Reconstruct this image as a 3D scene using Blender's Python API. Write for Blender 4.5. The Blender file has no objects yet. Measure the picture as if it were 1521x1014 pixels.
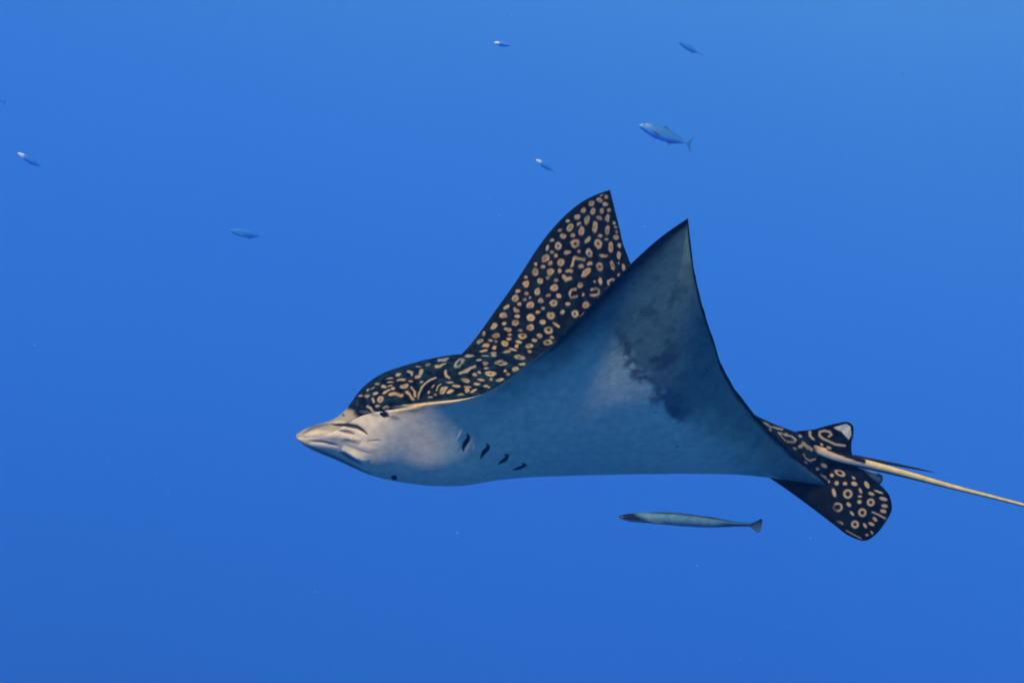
import bpy, math, random
import numpy as np
from mathutils import Vector, Matrix

random.seed(7)
RNG = np.random.default_rng(7)
scene = bpy.context.scene
COL = scene.collection

# ------------------------------------------------------------------ camera
FOV = math.radians(50.0)
cam_d = bpy.data.cameras.new('camera')
cam_d.sensor_fit = 'HORIZONTAL'
cam_d.sensor_width = 36.0
cam_d.lens = 18.0 / math.tan(FOV / 2)
cam_d.clip_start = 0.05
cam_d.clip_end = 1000.0
cam = bpy.data.objects.new('camera', cam_d)
COL.objects.link(cam)
cam.location = (0, 0, 0)
cam.rotation_euler = (math.radians(90), 0, 0)
scene.camera = cam

# ------------------------------------------------------------------ daylight from above the surface
SUN_DIR = Vector((-0.46, -0.54, 0.73)).normalized()        # from the ray towards the sun
world = bpy.data.worlds.new('World')
scene.world = world
world.use_nodes = True
wn = world.node_tree.nodes
wl = world.node_tree.links
sky = wn.new('ShaderNodeTexSky')
sky.sky_type = 'NISHITA'
sky.sun_disc = False
sky.sun_elevation = math.asin(SUN_DIR.z)
sky.sun_rotation = math.atan2(SUN_DIR.x, SUN_DIR.y)
bg = wn['Background']
bg.inputs['Strength'].default_value = 0.10
wl.new(sky.outputs['Color'], bg.inputs['Color'])

sun_d = bpy.data.lights.new('sun', 'SUN')
sun_d.energy = 4.9
sun_d.angle = math.radians(3.0)
sun_d.color = (1.0, 0.85, 0.60)
sun = bpy.data.objects.new('sun', sun_d)
COL.objects.link(sun)
sun.rotation_euler = SUN_DIR.to_track_quat('Z', 'Y').to_euler()

scene.view_settings.view_transform = 'Standard'
scene.view_settings.look = 'None'
scene.view_settings.exposure = 0.0
scene.view_settings.gamma = 1.0
scene.view_settings.use_curve_mapping = False
scene.render.engine = 'CYCLES'
scene.cycles.use_denoising = True
scene.cycles.max_bounces = 6
scene.cycles.volume_bounces = 1
scene.cycles.filter_width = 1.8
scene.cycles.sample_clamp_indirect = 6.0

# ------------------------------------------------------------------ helpers
K = 2 * math.tan(FOV / 2) / 1521.0


def W(px, py, d):
    """point of the scene seen at photograph position (px, py), d metres in front of the camera"""
    px = np.asarray(px, float); py = np.asarray(py, float); d = np.asarray(d, float)
    return np.stack([(px - 760.5) * d * K, d + 0 * px, (507.0 - py) * d * K], -1)


def to_px(P):
    return P[..., 0] / P[..., 1] / K + 760.5, 507.0 - P[..., 2] / P[..., 1] / K


def srgb(r, g, b):
    f = lambda c: c / 12.92 if c <= 0.04045 else ((c + 0.055) / 1.055) ** 2.4
    return np.array([f(r / 255), f(g / 255), f(b / 255)])


def sstep(a, b, x):
    t = np.clip((x - a) / (b - a), 0, 1)
    return t * t * (3 - 2 * t)


def pchip(xk, yk, x):
    xk = np.asarray(xk, float); yk = np.asarray(yk, float)
    h = np.diff(xk); dl = np.diff(yk) / h
    m = np.zeros_like(yk)
    for i in range(1, len(xk) - 1):
        if dl[i - 1] * dl[i] > 0:
            w1 = 2 * h[i] + h[i - 1]; w2 = h[i] + 2 * h[i - 1]
            m[i] = (w1 + w2) / (w1 / dl[i - 1] + w2 / dl[i])
    m[0] = dl[0]; m[-1] = dl[-1]
    i = np.clip(np.searchsorted(xk, x) - 1, 0, len(h) - 1)
    s = (x - xk[i]) / h[i]
    return ((1 + 2 * s) * (1 - s) ** 2 * yk[i] + s * (1 - s) ** 2 * h[i] * m[i]
            + s * s * (3 - 2 * s) * yk[i + 1] + s * s * (s - 1) * h[i] * m[i + 1])


def curve(tab, t):
    tab = np.asarray(tab, float)
    return np.stack([pchip(tab[:, 0], tab[:, k], t) for k in range(1, tab.shape[1])], -1)


def smooth(a, n):
    """moving average along axis 0, ends held"""
    if n < 1:
        return a
    out = a.copy()
    for _ in range(2):
        p = np.concatenate([2 * out[:1] - out[n:0:-1], out, 2 * out[-1:] - out[-2:-n - 2:-1]], 0)
        c = np.cumsum(np.concatenate([np.zeros((1,) + p.shape[1:]), p], 0), 0)
        out = (c[2 * n + 1:] - c[:-2 * n - 1]) / (2 * n + 1)
    return out


def vnoise(P, s, seed=0):
    """cheap value noise of points, about 0..1"""
    q = P * s + seed * 17.31
    i = np.floor(q).astype(np.int64); f = q - i
    f = f * f * (3 - 2 * f)
    r = 0
    for a in (0, 1):
        for b in (0, 1):
            for c in (0, 1):
                n = (i[:, 0] + a) * 374761393 + (i[:, 1] + b) * 668265263 + (i[:, 2] + c) * 2147483647 + seed * 974711
                n = (n ^ (n >> 13)) * 1274126177
                n = ((n ^ (n >> 16)) & 0xFFFF) / 65535.0
                w = (f[:, 0] if a else 1 - f[:, 0]) * (f[:, 1] if b else 1 - f[:, 1]) * (f[:, 2] if c else 1 - f[:, 2])
                r = r + w * n
    return r


def fbm(P, s, seed=0, oct=4):
    r = 0; a = 0.5; tot = 0
    for o in range(oct):
        r = r + a * vnoise(P, s * 2 ** o, seed + o); tot += a; a *= 0.55
    return r / tot


def make_mesh(name, verts, faces, mat, col=None, parent=None, smooth_shade=True):
    me = bpy.data.meshes.new(name)
    verts = np.asarray(verts, float)
    me.from_pydata(verts.tolist(), [], faces if isinstance(faces, list) else faces.tolist())
    me.update()
    if smooth_shade:
        me.polygons.foreach_set('use_smooth', np.ones(len(me.polygons), bool))
    if col is not None:
        at = me.attributes.new('pigment', 'FLOAT_COLOR', 'POINT')
        c4 = np.ones((len(verts), 4), np.float32); c4[:, :3] = col
        at.data.foreach_set('color', c4.ravel())
    if mat:
        me.materials.append(mat)
    o = bpy.data.objects.new(name, me)
    COL.objects.link(o)
    if parent:
        o.parent = parent
        o.matrix_parent_inverse = parent.matrix_world.inverted()
    return o


def thing(name, label, cat, loc, group=None):
    o = bpy.data.objects.new(name, None)
    o.empty_display_size = 0.1
    o.location = loc
    o.matrix_world = Matrix.Translation(loc)
    COL.objects.link(o)
    o['label'] = label; o['category'] = cat
    if group:
        o['group'] = group
    return o


def grid_faces(n, m, wrap):
    i = np.arange(n - 1)[:, None]; j = np.arange(m if wrap else m - 1)[None, :]
    j2 = (j + 1) % m
    f = np.stack([i * m + j + 0 * j2, (i + 1) * m + j, (i + 1) * m + j2, i * m + j2], -1)
    return f.reshape(-1, 4)


def grid_normals(G, wrap):
    du = np.gradient(G, axis=0)
    if wrap:
        dv = np.roll(G, -1, 1) - np.roll(G, 1, 1)
    else:
        dv = np.gradient(G, axis=1)
    n = np.cross(dv, du)
    return n / (np.linalg.norm(n, axis=-1, keepdims=True) + 1e-12)


# ------------------------------------------------------------------ materials
def pigment_mat(name, rough=0.5, spec=0.25, bump=0.0, bscale=300, sss=0.0, coat=0.0):
    m = bpy.data.materials.new(name)
    m.use_nodes = True
    nt = m.node_tree; b = nt.nodes['Principled BSDF']
    a = nt.nodes.new('ShaderNodeAttribute'); a.attribute_name = 'pigment'
    nz = nt.nodes.new('ShaderNodeTexNoise'); nz.inputs['Scale'].default_value = 55; nz.inputs['Detail'].default_value = 6
    tc = nt.nodes.new('ShaderNodeTexCoord')
    nt.links.new(tc.outputs['Object'], nz.inputs['Vector'])
    mr = nt.nodes.new('ShaderNodeMapRange')
    mr.inputs['From Min'].default_value = 0.25; mr.inputs['From Max'].default_value = 0.75
    mr.inputs['To Min'].default_value = 0.82; mr.inputs['To Max'].default_value = 1.15
    nt.links.new(nz.outputs['Fac'], mr.inputs['Value'])
    mx = nt.nodes.new('ShaderNodeVectorMath'); mx.operation = 'SCALE'
    nt.links.new(a.outputs['Color'], mx.inputs[0]); nt.links.new(mr.outputs['Result'], mx.inputs['Scale'])
    nt.links.new(mx.outputs['Vector'], b.inputs['Base Color'])
    b.inputs['Roughness'].default_value = rough
    b.inputs['Specular IOR Level'].default_value = spec
    b.inputs['Coat Weight'].default_value = coat
    if bump:
        n2 = nt.nodes.new('ShaderNodeTexNoise'); n2.inputs['Scale'].default_value = bscale; n2.inputs['Detail'].default_value = 3
        nt.links.new(tc.outputs['Object'], n2.inputs['Vector'])
        bp = nt.nodes.new('ShaderNodeBump'); bp.inputs['Strength'].default_value = bump; bp.inputs['Distance'].default_value = 0.004
        nt.links.new(n2.outputs['Fac'], bp.inputs['Height']); nt.links.new(bp.outputs['Normal'], b.inputs['Normal'])
    return m


def plain_mat(name, col, rough=0.5, spec=0.3):
    m = bpy.data.materials.new(name)
    m.use_nodes = True
    b = m.node_tree.nodes['Principled BSDF']
    b.inputs['Base Color'].default_value = (*col, 1)
    b.inputs['Roughness'].default_value = rough
    b.inputs['Specular IOR Level'].default_value = spec
    return m


# ------------------------------------------------------------------ the setting: open water, brighter towards the surface
def build_water():
    R = 150.0; n, s = 96, 48
    top = math.radians(41.0)                      # above this the surface window lets the sky and the sun in
    verts = []; faces = []
    for i in range(s + 1):
        e = -math.pi / 2 + (math.pi / 2 + top) * i / s
        for j in range(n):
            a = 2 * math.pi * j / n
            verts.append((R * math.cos(e) * math.cos(a), R * math.cos(e) * math.sin(a), R * math.sin(e)))
    for i in range(s):
        for j in range(n):
            k = (j + 1) % n
            faces.append((i * n + j, (i + 1) * n + j, (i + 1) * n + k, i * n + k))
    m = bpy.data.materials.new('sea_water')
    m.use_nodes = True
    nt = m.node_tree; nt.nodes.clear()
    out = nt.nodes.new('ShaderNodeOutputMaterial'); em = nt.nodes.new('ShaderNodeEmission')
    geo = nt.nodes.new('ShaderNodeNewGeometry')
    nrm = nt.nodes.new('ShaderNodeVectorMath'); nrm.operation = 'NORMALIZE'
    nt.links.new(geo.outputs['Position'], nrm.inputs[0])
    sep = nt.nodes.new('ShaderNodeSeparateXYZ'); nt.links.new(nrm.outputs['Vector'], sep.inputs[0])
    nz = nt.nodes.new('ShaderNodeTexNoise'); nz.inputs['Scale'].default_value = 2.2; nz.inputs['Detail'].default_value = 2
    nt.links.new(nrm.outputs['Vector'], nz.inputs['Vector'])
    ad = nt.nodes.new('ShaderNodeMath'); ad.operation = 'MULTIPLY_ADD'
    nt.links.new(nz.outputs['Fac'], ad.inputs[0]); ad.inputs[1].default_value = 0.10
    nt.links.new(sep.outputs['Z'], ad.inputs[2])
    a2 = nt.nodes.new('ShaderNodeMath'); a2.operation = 'MULTIPLY_ADD'
    nt.links.new(sep.outputs['X'], a2.inputs[0]); a2.inputs[1].default_value = 0.28
    nt.links.new(ad.outputs[0], a2.inputs[2])
    mr = nt.nodes.new('ShaderNodeMapRange')
    mr.inputs['From Min'].default_value = -0.95; mr.inputs['From Max'].default_value = 1.05
    nt.links.new(a2.outputs[0], mr.inputs['Value'])
    cr = nt.nodes.new('ShaderNodeValToRGB'); nt.links.new(mr.outputs['Result'], cr.inputs['Fac'])
    stops = WATER_STOPS
    el = cr.color_ramp.elements
    while len(el) < len(stops):
        el.new(0.5)
    for e, (p, c) in zip(el, stops):
        e.position = (p + 1) / 2; e.color = (*srgb(*c), 1)
    cr.color_ramp.interpolation = 'B_SPLINE'
    nt.links.new(cr.outputs['Color'], em.inputs['Color'])
    em.inputs['Strength'].default_value = 1.0
    nt.links.new(em.outputs[0], out.inputs['Surface'])
    o = make_mesh('water', verts, faces, m)
    o['kind'] = 'structure'
    o['label'] = 'clear open blue sea water, paler towards the surface'
    return o


WATER_STOPS = [(-1.0, (18, 56, 126)), (-0.45, (34, 84, 172)), (-0.2, (42, 102, 204)), (0.05, (48, 116, 220)),
               (0.25, (66, 130, 214)), (0.5, (92, 160, 224)), (0.9, (150, 202, 236))]
build_water()


def build_haze():
    x0, x1, y0, y1, z0, z1 = -45, 45, -12, 48, -30, 9.5
    v = [(x, y, z) for x in (x0, x1) for y in (y0, y1) for z in (z0, z1)]
    f = [(0, 1, 3, 2), (4, 6, 7, 5), (0, 4, 5, 1), (2, 3, 7, 6), (0, 2, 6, 4), (1, 5, 7, 3)]
    m = bpy.data.materials.new('water_haze')
    m.use_nodes = True
    nt = m.node_tree; nt.nodes.clear()
    out = nt.nodes.new('ShaderNodeOutputMaterial'); pv = nt.nodes.new('ShaderNodeVolumePrincipled')
    pv.inputs['Color'].default_value = (*HAZE_COL, 1)
    pv.inputs['Density'].default_value = HAZE_DENS
    nt.links.new(pv.outputs[0], out.inputs['Volume'])
    o = make_mesh('haze', v, f, m, smooth_shade=False)
    o['kind'] = 'stuff'
    o['label'] = 'pale blue haze of the sea water'
    return o


HAZE_COL = (0.084, 0.388, 0.93)
HAZE_DENS = 0.018
build_haze()

# ------------------------------------------------------------------ the eagle ray: marks read off its skin
# every list: (origin x, origin y, magnification, spots, rings, strokes) in the coordinates of an enlargement
SP_A = (780, 275, 7.51, [
    (852,110,26,18,-30),(908,132,22,22,0),(828,166,38,26,25),(738,203,38,28,-30),(890,212,30,22,0),(652,277,30,30,0),
    (756,291,38,28,-70),(857,285,32,28,90),(942,278,24,22,0),(582,356,36,32,0),(825,365,38,22,30),(917,368,44,27,92),
    (990,418,22,20,0),(474,400,26,16,-20),(597,432,26,18,-10),(688,392,52,34,-75),(500,474,52,36,-60),(782,468,64,34,-80),
    (917,504,52,30,-82),(1006,466,20,14,0),(1022,520,20,14,80),(388,500,26,18,-20),(418,568,42,28,5),(530,560,28,22,-20),
    (630,512,54,36,-85),(832,560,24,20,0),(1015,580,32,26,10),(908,600,22,14,0),(300,620,26,18,-10),(700,612,46,24,-50),
    (953,688,62,32,-88),(1052,668,32,20,70),(245,700,38,20,-75),(470,754,44,26,-3),(594,736,22,20,0),(875,788,48,22,3),
    (297,745,24,16,0),(340,778,24,22,0),(228,816,50,36,-45),(1048,780,44,26,85),(1045,866,18,14,60),(400,864,46,40,-30),
    (284,872,26,24,0),(116,878,24,24,0),(722,875,28,24,0),(618,903,34,24,10),(975,895,56,28,75),(1098,920,42,24,80),
    (200,910,28,22,10),(112,966,38,42,0),(283,966,40,38,0),(386,958,26,24,0),(490,956,48,22,5),(680,975,66,36,-40)],
    [(558,650,54,48,-10,.27),(367,678,40,46,0,.22),(815,660,58,40,75,.22),(712,757,54,40,70,.22),(835,910,52,38,75,.2)],
    [(30,[(520,905),(545,830),(555,808),(600,815),(660,832)])])
SP_B = (660, 270, 3.755, [
    (868,555,22,11,80),(757,575,16,16,0),(790,688,18,20,0),(690,680,16,12,0),(775,630,10,10,0),(838,552,7,7,0),(970,520,10,9,0)],
    [(730,735,24,22,45,.35)],
    [(14,[(732,600),(708,604),(700,625),(708,645),(738,640)]),(14,[(822,603),(845,594),(863,605),(860,622),(840,634),(815,630)]),
     (13,[(920,572),(915,555),(930,545),(958,560)])])
SP_C = (700, 390, 7.8, [
    (633,170,24,16,0),(636,246,42,36,-80),(800,217,36,34,0),(890,175,26,24,0),(985,202,26,20,0),(542,328,32,22,0),
    (637,362,28,24,0),(770,342,46,36,-80),(965,293,48,44,-20),(890,382,30,22,0),(1014,388,34,22,10),(512,413,46,38,-60),
    (620,426,20,18,0),(685,408,20,18,0),(563,480,22,22,0),(806,442,36,30,0),(836,525,24,22,0),(683,494,46,40,0),
    (408,516,40,26,-35),(520,548,44,28,30),(370,612,46,34,-5),(530,622,34,18,0),(776,574,28,20,0),
    (1058,575,28,22,0),(380,702,28,22,0),(515,697,46,38,0),(260,735,46,30,-35),(420,772,46,28,10),(822,688,34,24,0),
    (983,718,50,22,30),(688,752,44,34,0),(566,780,28,16,0),(292,845,52,30,0),(145,822,24,20,-40),(442,830,28,14,0),
    (434,880,30,18,0),(785,848,40,22,15),(932,862,26,18,20),(102,908,42,26,-30),(225,898,32,14,0),(290,908,24,18,0),
    (165,958,44,24,-20),(392,940,44,34,0),(548,914,40,20,15),(525,962,26,22,0),(730,902,34,20,0),(270,985,30,20,0)],
    [(950,468,48,40,-20,.24),(690,637,52,44,0,.12),(922,617,50,44,0,.17),(895,782,52,42,0,.27),(590,850,56,36,0,.28),
     (668,963,44,32,0,.1),(890,925,60,34,0,.3)],
    [(40,[(1075,160),(1105,200),(1150,185)])])
SP_D = (660, 480, 7.245, [
    (420,300,50,14,-8),(528,320,36,16,0),(672,306,44,15,-5),(740,285,46,16,15),(920,305,26,16,0),(270,350,50,13,0),
    (440,350,46,11,0),(530,345,30,13,0),(370,398,34,16,0),(445,430,32,24,-10),(450,480,32,14,0),(840,440,36,14,0),
    (768,492,38,24,-15),(325,555,26,18,0),(372,525,20,14,0),(655,512,18,20,0),(685,550,24,18,0),(232,627,52,26,10),
    (397,607,44,15,3),(348,655,44,16,0),(600,606,44,17,-10),(450,678,40,18,10),(250,700,40,18,0),(245,735,30,22,0),
    (55,660,50,18,0),(130,700,44,17,0),(70,755,40,20,-15),(15,720,24,20,0),(500,603,18,22,0),(320,735,44,14,-25),
    (180,780,40,12,0)],
    [(808,365,66,26,10,.25),(608,425,70,32,5,.22),(160,430,76,36,-42,.35),(500,542,64,30,5,.15)],
    [(36,[(165,540),(240,515),(270,490),(330,465)]),(30,[(12,520),(20,570),(50,605)])])
SP_E = (520, 510, 8.45, [
    (80,762,28,18,0),(130,660,36,16,0),(215,662,36,20,0),(335,650,36,26,0),(300,722,20,34,0),(400,715,48,36,-20),
    (450,815,46,34,-10),(345,790,36,16,0),(225,590,20,20,0),(290,570,40,14,-30),(350,515,36,14,0),(430,550,38,22,10),
    (505,540,32,14,-5),(470,620,64,22,-30),(550,580,28,26,0),(490,438,52,15,0),(500,487,40,12,0),(600,385,34,26,0),
    (640,455,64,22,-15),(680,540,52,38,-20),(760,465,34,24,0),(890,470,24,18,0),(980,270,36,18,-10),(860,285,36,11,0),
    (1170,610,50,34,-30),(1040,540,30,16,-60),(990,610,16,26,0),(1065,655,20,16,0),(1010,680,30,11,0)],
    [],
    [(30,[(215,790),(260,815),(300,850),(350,870)]),(38,[(525,670),(580,655),(665,660)]),(28,[(730,345),(775,350),(770,385)]),
     (40,[(830,410),(875,390),(895,330)]),(38,[(720,625),(755,655),(795,700)]),(26,[(765,555),(810,600),(825,660)]),
     (30,[(860,690),(870,620),(900,560),(960,490),(1020,450),(1070,430)]),(34,[(1080,290),(1130,290),(1190,262)]),
     (22,[(1110,215),(1180,210),(1230,190)]),(20,[(1080,600),(1100,560),(1140,540)])])
SP_F_BODY = (1120, 610, 8.45, [(580,318,26,16,50),(510,470,32,22,20),(640,652,24,18,40),(792,722,28,22,50),(880,685,46,24,25)],
    [],
    [(26,[(125,150),(205,200),(240,205),(350,230)]),(26,[(205,200),(205,250)]),
     (30,[(315,275),(345,330),(420,390),(500,395),(525,365),(480,320),(400,300),(330,280)]),
     (34,[(700,265),(705,320),(745,360)]),(30,[(625,540),(650,590),(710,625),(765,605)]),(34,[(830,810),(890,830),(935,885)]),
     (50,[(580,450),(620,410),(660,440),(720,490)])])
SP_F_FIN = (1120, 610, 8.45, [(850,422,26,18,50),(940,462,36,20,20)], [],
    [(30,[(940,320),(972,300),(950,262),(885,248),(825,262),(822,310),(870,350),(960,390),(1020,420),(1140,435)]),
     (34,[(700,265),(705,320),(745,360)])])
SP_G = (1210, 690, 8.114, [
    (208,125,26,24,50),(265,220,28,30,0),(366,226,28,24,0),(478,228,40,28,20),(470,158,28,16,40),(234,335,56,24,75),
    (552,312,38,20,65),(546,380,26,16,0),(540,446,28,26,0),(683,348,40,22,20),(630,240,50,28,60),(770,325,60,16,20),
    (828,410,52,24,15),(843,495,42,24,10),(828,558,40,24,15),(412,478,34,24,45),(450,585,36,18,50),(727,655,36,22,45),
    (685,712,40,22,25),(607,732,36,20,60),(305,695,44,22,30),(690,815,26,14,60),(630,845,20,16,0),(35,48,28,22,30),(115,18,44,18,15)],
    [(305,98,72,40,25,.38),(400,350,58,60,0,.42),(677,452,50,50,0,.35),(278,510,62,58,0,.52),(575,575,52,54,0,.38),(487,717,50,50,60,.35)],
    [(34,[(70,135),(120,150),(165,195)]),(22,[(700,570),(770,600),(850,645)]),(12,[(380,790),(450,830),(560,885)])])


def ell(px, py, x, y, rx, ry, ang):
    """signed distance in px to an ellipse (negative inside), and the scaled radius"""
    a = math.radians(ang); c, s = math.cos(a), math.sin(a)
    dx = px - x; dy = py - y
    r = np.sqrt(((dx * c + dy * s) / rx) ** 2 + ((-dx * s + dy * c) / ry) ** 2)
    return (r - 1) * math.sqrt(rx * ry), r


def seg_dist(px, py, pts):
    d = np.full(px.shape, 1e9)
    for (x0, y0), (x1, y1) in zip(pts[:-1], pts[1:]):
        vx, vy = x1 - x0, y1 - y0
        L = vx * vx + vy * vy + 1e-9
        s = np.clip(((px - x0) * vx + (py - y0) * vy) / L, 0, 1)
        d = np.minimum(d, np.hypot(px - x0 - s * vx, py - y0 - s * vy))
    return d


def seg_taper(px, py, pts):
    """distance to a polyline and the place along it, 0..1"""
    ln = [math.hypot(b[0] - a[0], b[1] - a[1]) for a, b in zip(pts[:-1], pts[1:])]
    tot = sum(ln); d = np.full(px.shape, 1e9); u = np.zeros(px.shape); acc = 0
    for (x0, y0), (x1, y1), L in zip(pts[:-1], pts[1:], ln):
        vx, vy = x1 - x0, y1 - y0
        s = np.clip(((px - x0) * vx + (py - y0) * vy) / (L * L + 1e-9), 0, 1)
        q = np.hypot(px - x0 - s * vx, py - y0 - s * vy)
        b = q < d
        d = np.where(b, q, d); u = np.where(b, (acc + s * L) / tot, u); acc += L
    return d, u


def stroke_taper(px, py, org, pts, w, soft):
    ox, oy, sc = org
    q = [(ox + x / sc, oy + y / sc) for x, y in pts]
    d, u = seg_taper(px, py, q)
    hw = w / sc / 2 * (0.15 + 0.95 * np.sin(np.pi * np.clip(u, 0, 1)) ** .8)
    return 1 - sstep(-soft, soft, d - hw)


def stroke(px, py, org, pts, w, soft=0.7, idx=None):
    """0..1 mask of a stroke, its points in an enlargement's coordinates"""
    ox, oy, sc = org
    q = [(ox + x / sc, oy + y / sc) for x, y in pts]
    return 1 - sstep(-soft, soft, seg_dist(px, py, q) - w / sc / 2)


def spot_mask(px, py, lists, soft=0.95, grow=-0.45):
    """pale-mark mask, a mask of the warmer middles, and the list of centres"""
    m = np.zeros(px.shape); core = np.zeros(px.shape); centres = []
    for ox, oy, sc, spots, rings, strokes in lists:
        for (x, y, rx, ry, a, h) in [q + (0,) for q in spots] + rings:
            X, Y = ox + x / sc, oy + y / sc
            b = (abs(px - X) < 16) & (abs(py - Y) < 16)
            if not b.any():
                continue
            d, r = ell(px[b], py[b], X, Y, max(rx / sc + grow, .9), max(ry / sc + grow, .8), a)
            v = 1 - sstep(-soft, soft, d)
            if h:
                h = h + .07
                v = v * sstep(h * 0.75, h * 1.5, r)
            m[b] = np.maximum(m[b], v)
            if not h and min(rx, ry) / sc > 3.3:
                core[b] = np.maximum(core[b], sstep(.75, .2, r))
            centres.append((X, Y))
        for w, pts in strokes:
            q = [(ox + x / sc, oy + y / sc) for x, y in pts]
            xs = [p[0] for p in q]; ys = [p[1] for p in q]
            b = (px > min(xs) - 8) & (px < max(xs) + 8) & (py > min(ys) - 8) & (py < max(ys) + 8)
            m[b] = np.maximum(m[b], 1 - sstep(-soft, soft, seg_dist(px[b], py[b], q) - w / sc / 2 + .25))
            centres += q
    return m, core


DARK = np.array([0.0012, 0.0018, 0.0055])
TEAL = np.array([0.006, 0.024, 0.030])
TAN = np.array([0.38, 0.265, 0.125])
TAN2 = np.array([0.39, 0.295, 0.170])
RUST = np.array([0.24, 0.125, 0.045])


def mixc(c, d, m):
    return c * (1 - m[:, None]) + np.asarray(d) * m[:, None]


# ------------------------------------------------------------------ the eagle ray: one continuous body
# (t, px, py, metres from the camera)
VEN = [(0,441,652,2.46),(.02,447,661,2.46),(.04,464,669,2.46),(.08,495,680,2.465),(.12,526,695,2.47),(.17,562,709,2.475),(.22,605,717.5,2.48),
       (.27,650,722,2.49),(.32,695,721,2.50),(.37,735,713,2.52),(.42,775,708,2.54),(.5,850,706,2.56),(.6,930,704,2.58),
       (.7,1020,703,2.60),(.8,1090,704,2.63),(.9,1150,710,2.66),(1,1230,722,2.70)]
DOR = [(0,440,645,2.46),(.02,448,639,2.46),(.04,466,631,2.46),(.08,494,624,2.465),(.105,509,613,2.47),(.12,517,604,2.47),(.17,534,580,2.475),(.22,562,557,2.48),
       (.27,605,541,2.49),(.32,650,531,2.50),(.37,692,524,2.52),(.42,740,522,2.54),(.5,820,522,2.56),(.6,910,532,2.58),
       (.7,1000,556,2.60),(.8,1075,592,2.63),(.9,1143,627,2.67),(1,1222,654,2.72)]
NEAR = [(0,440.5,649,2.448),(.02,449,650,2.425),(.04,468,649,2.405),(.08,498,642,2.39),(.12,527,620,2.385),(.17,560,611,2.36),(.22,600,606,2.35),
        (.27,640,600,2.315),(.32,690,594,2.29),(.37,735,577,2.27),(.42,782,541,2.25),(.47,835,498,2.22),(.52,890,440,2.185),
        (.57,945,384,2.155),(.61,988,346,2.135),(.64,1022,324,2.12),
        (.66,1026,365,2.14),(.69,1035,420,2.18),(.73,1052,485,2.24),(.78,1079,556,2.33),(.83,1110,602,2.43),(.88,1145,641,2.53),
        (.94,1190,686,2.63),(1,1234,722,2.69)]
FAR = [(0,440.5,649,2.472),(.02,449,650,2.495),(.04,468,649,2.515),(.08,502,640,2.53),(.12,532,625,2.56),(.17,565,605,2.60),(.22,600,585,2.63),
       (.27,635,568,2.67),(.32,668,543,2.71),(.37,700,510,2.76),(.42,732,466,2.82),(.47,768,416,2.89),(.52,806,357,2.96),
       (.57,846,313,3.03),(.61,880,290,3.09),(.64,906,282,3.13),
       (.66,913,309,3.11),(.69,921,345,3.07),(.73,940,402,3.02),(.78,975,470,2.96),(.83,1030,545,2.88),(.88,1090,600,2.81),
       (.94,1160,640,2.76),(1,1230,690,2.72)]
T_TIP = 0.64


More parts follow.
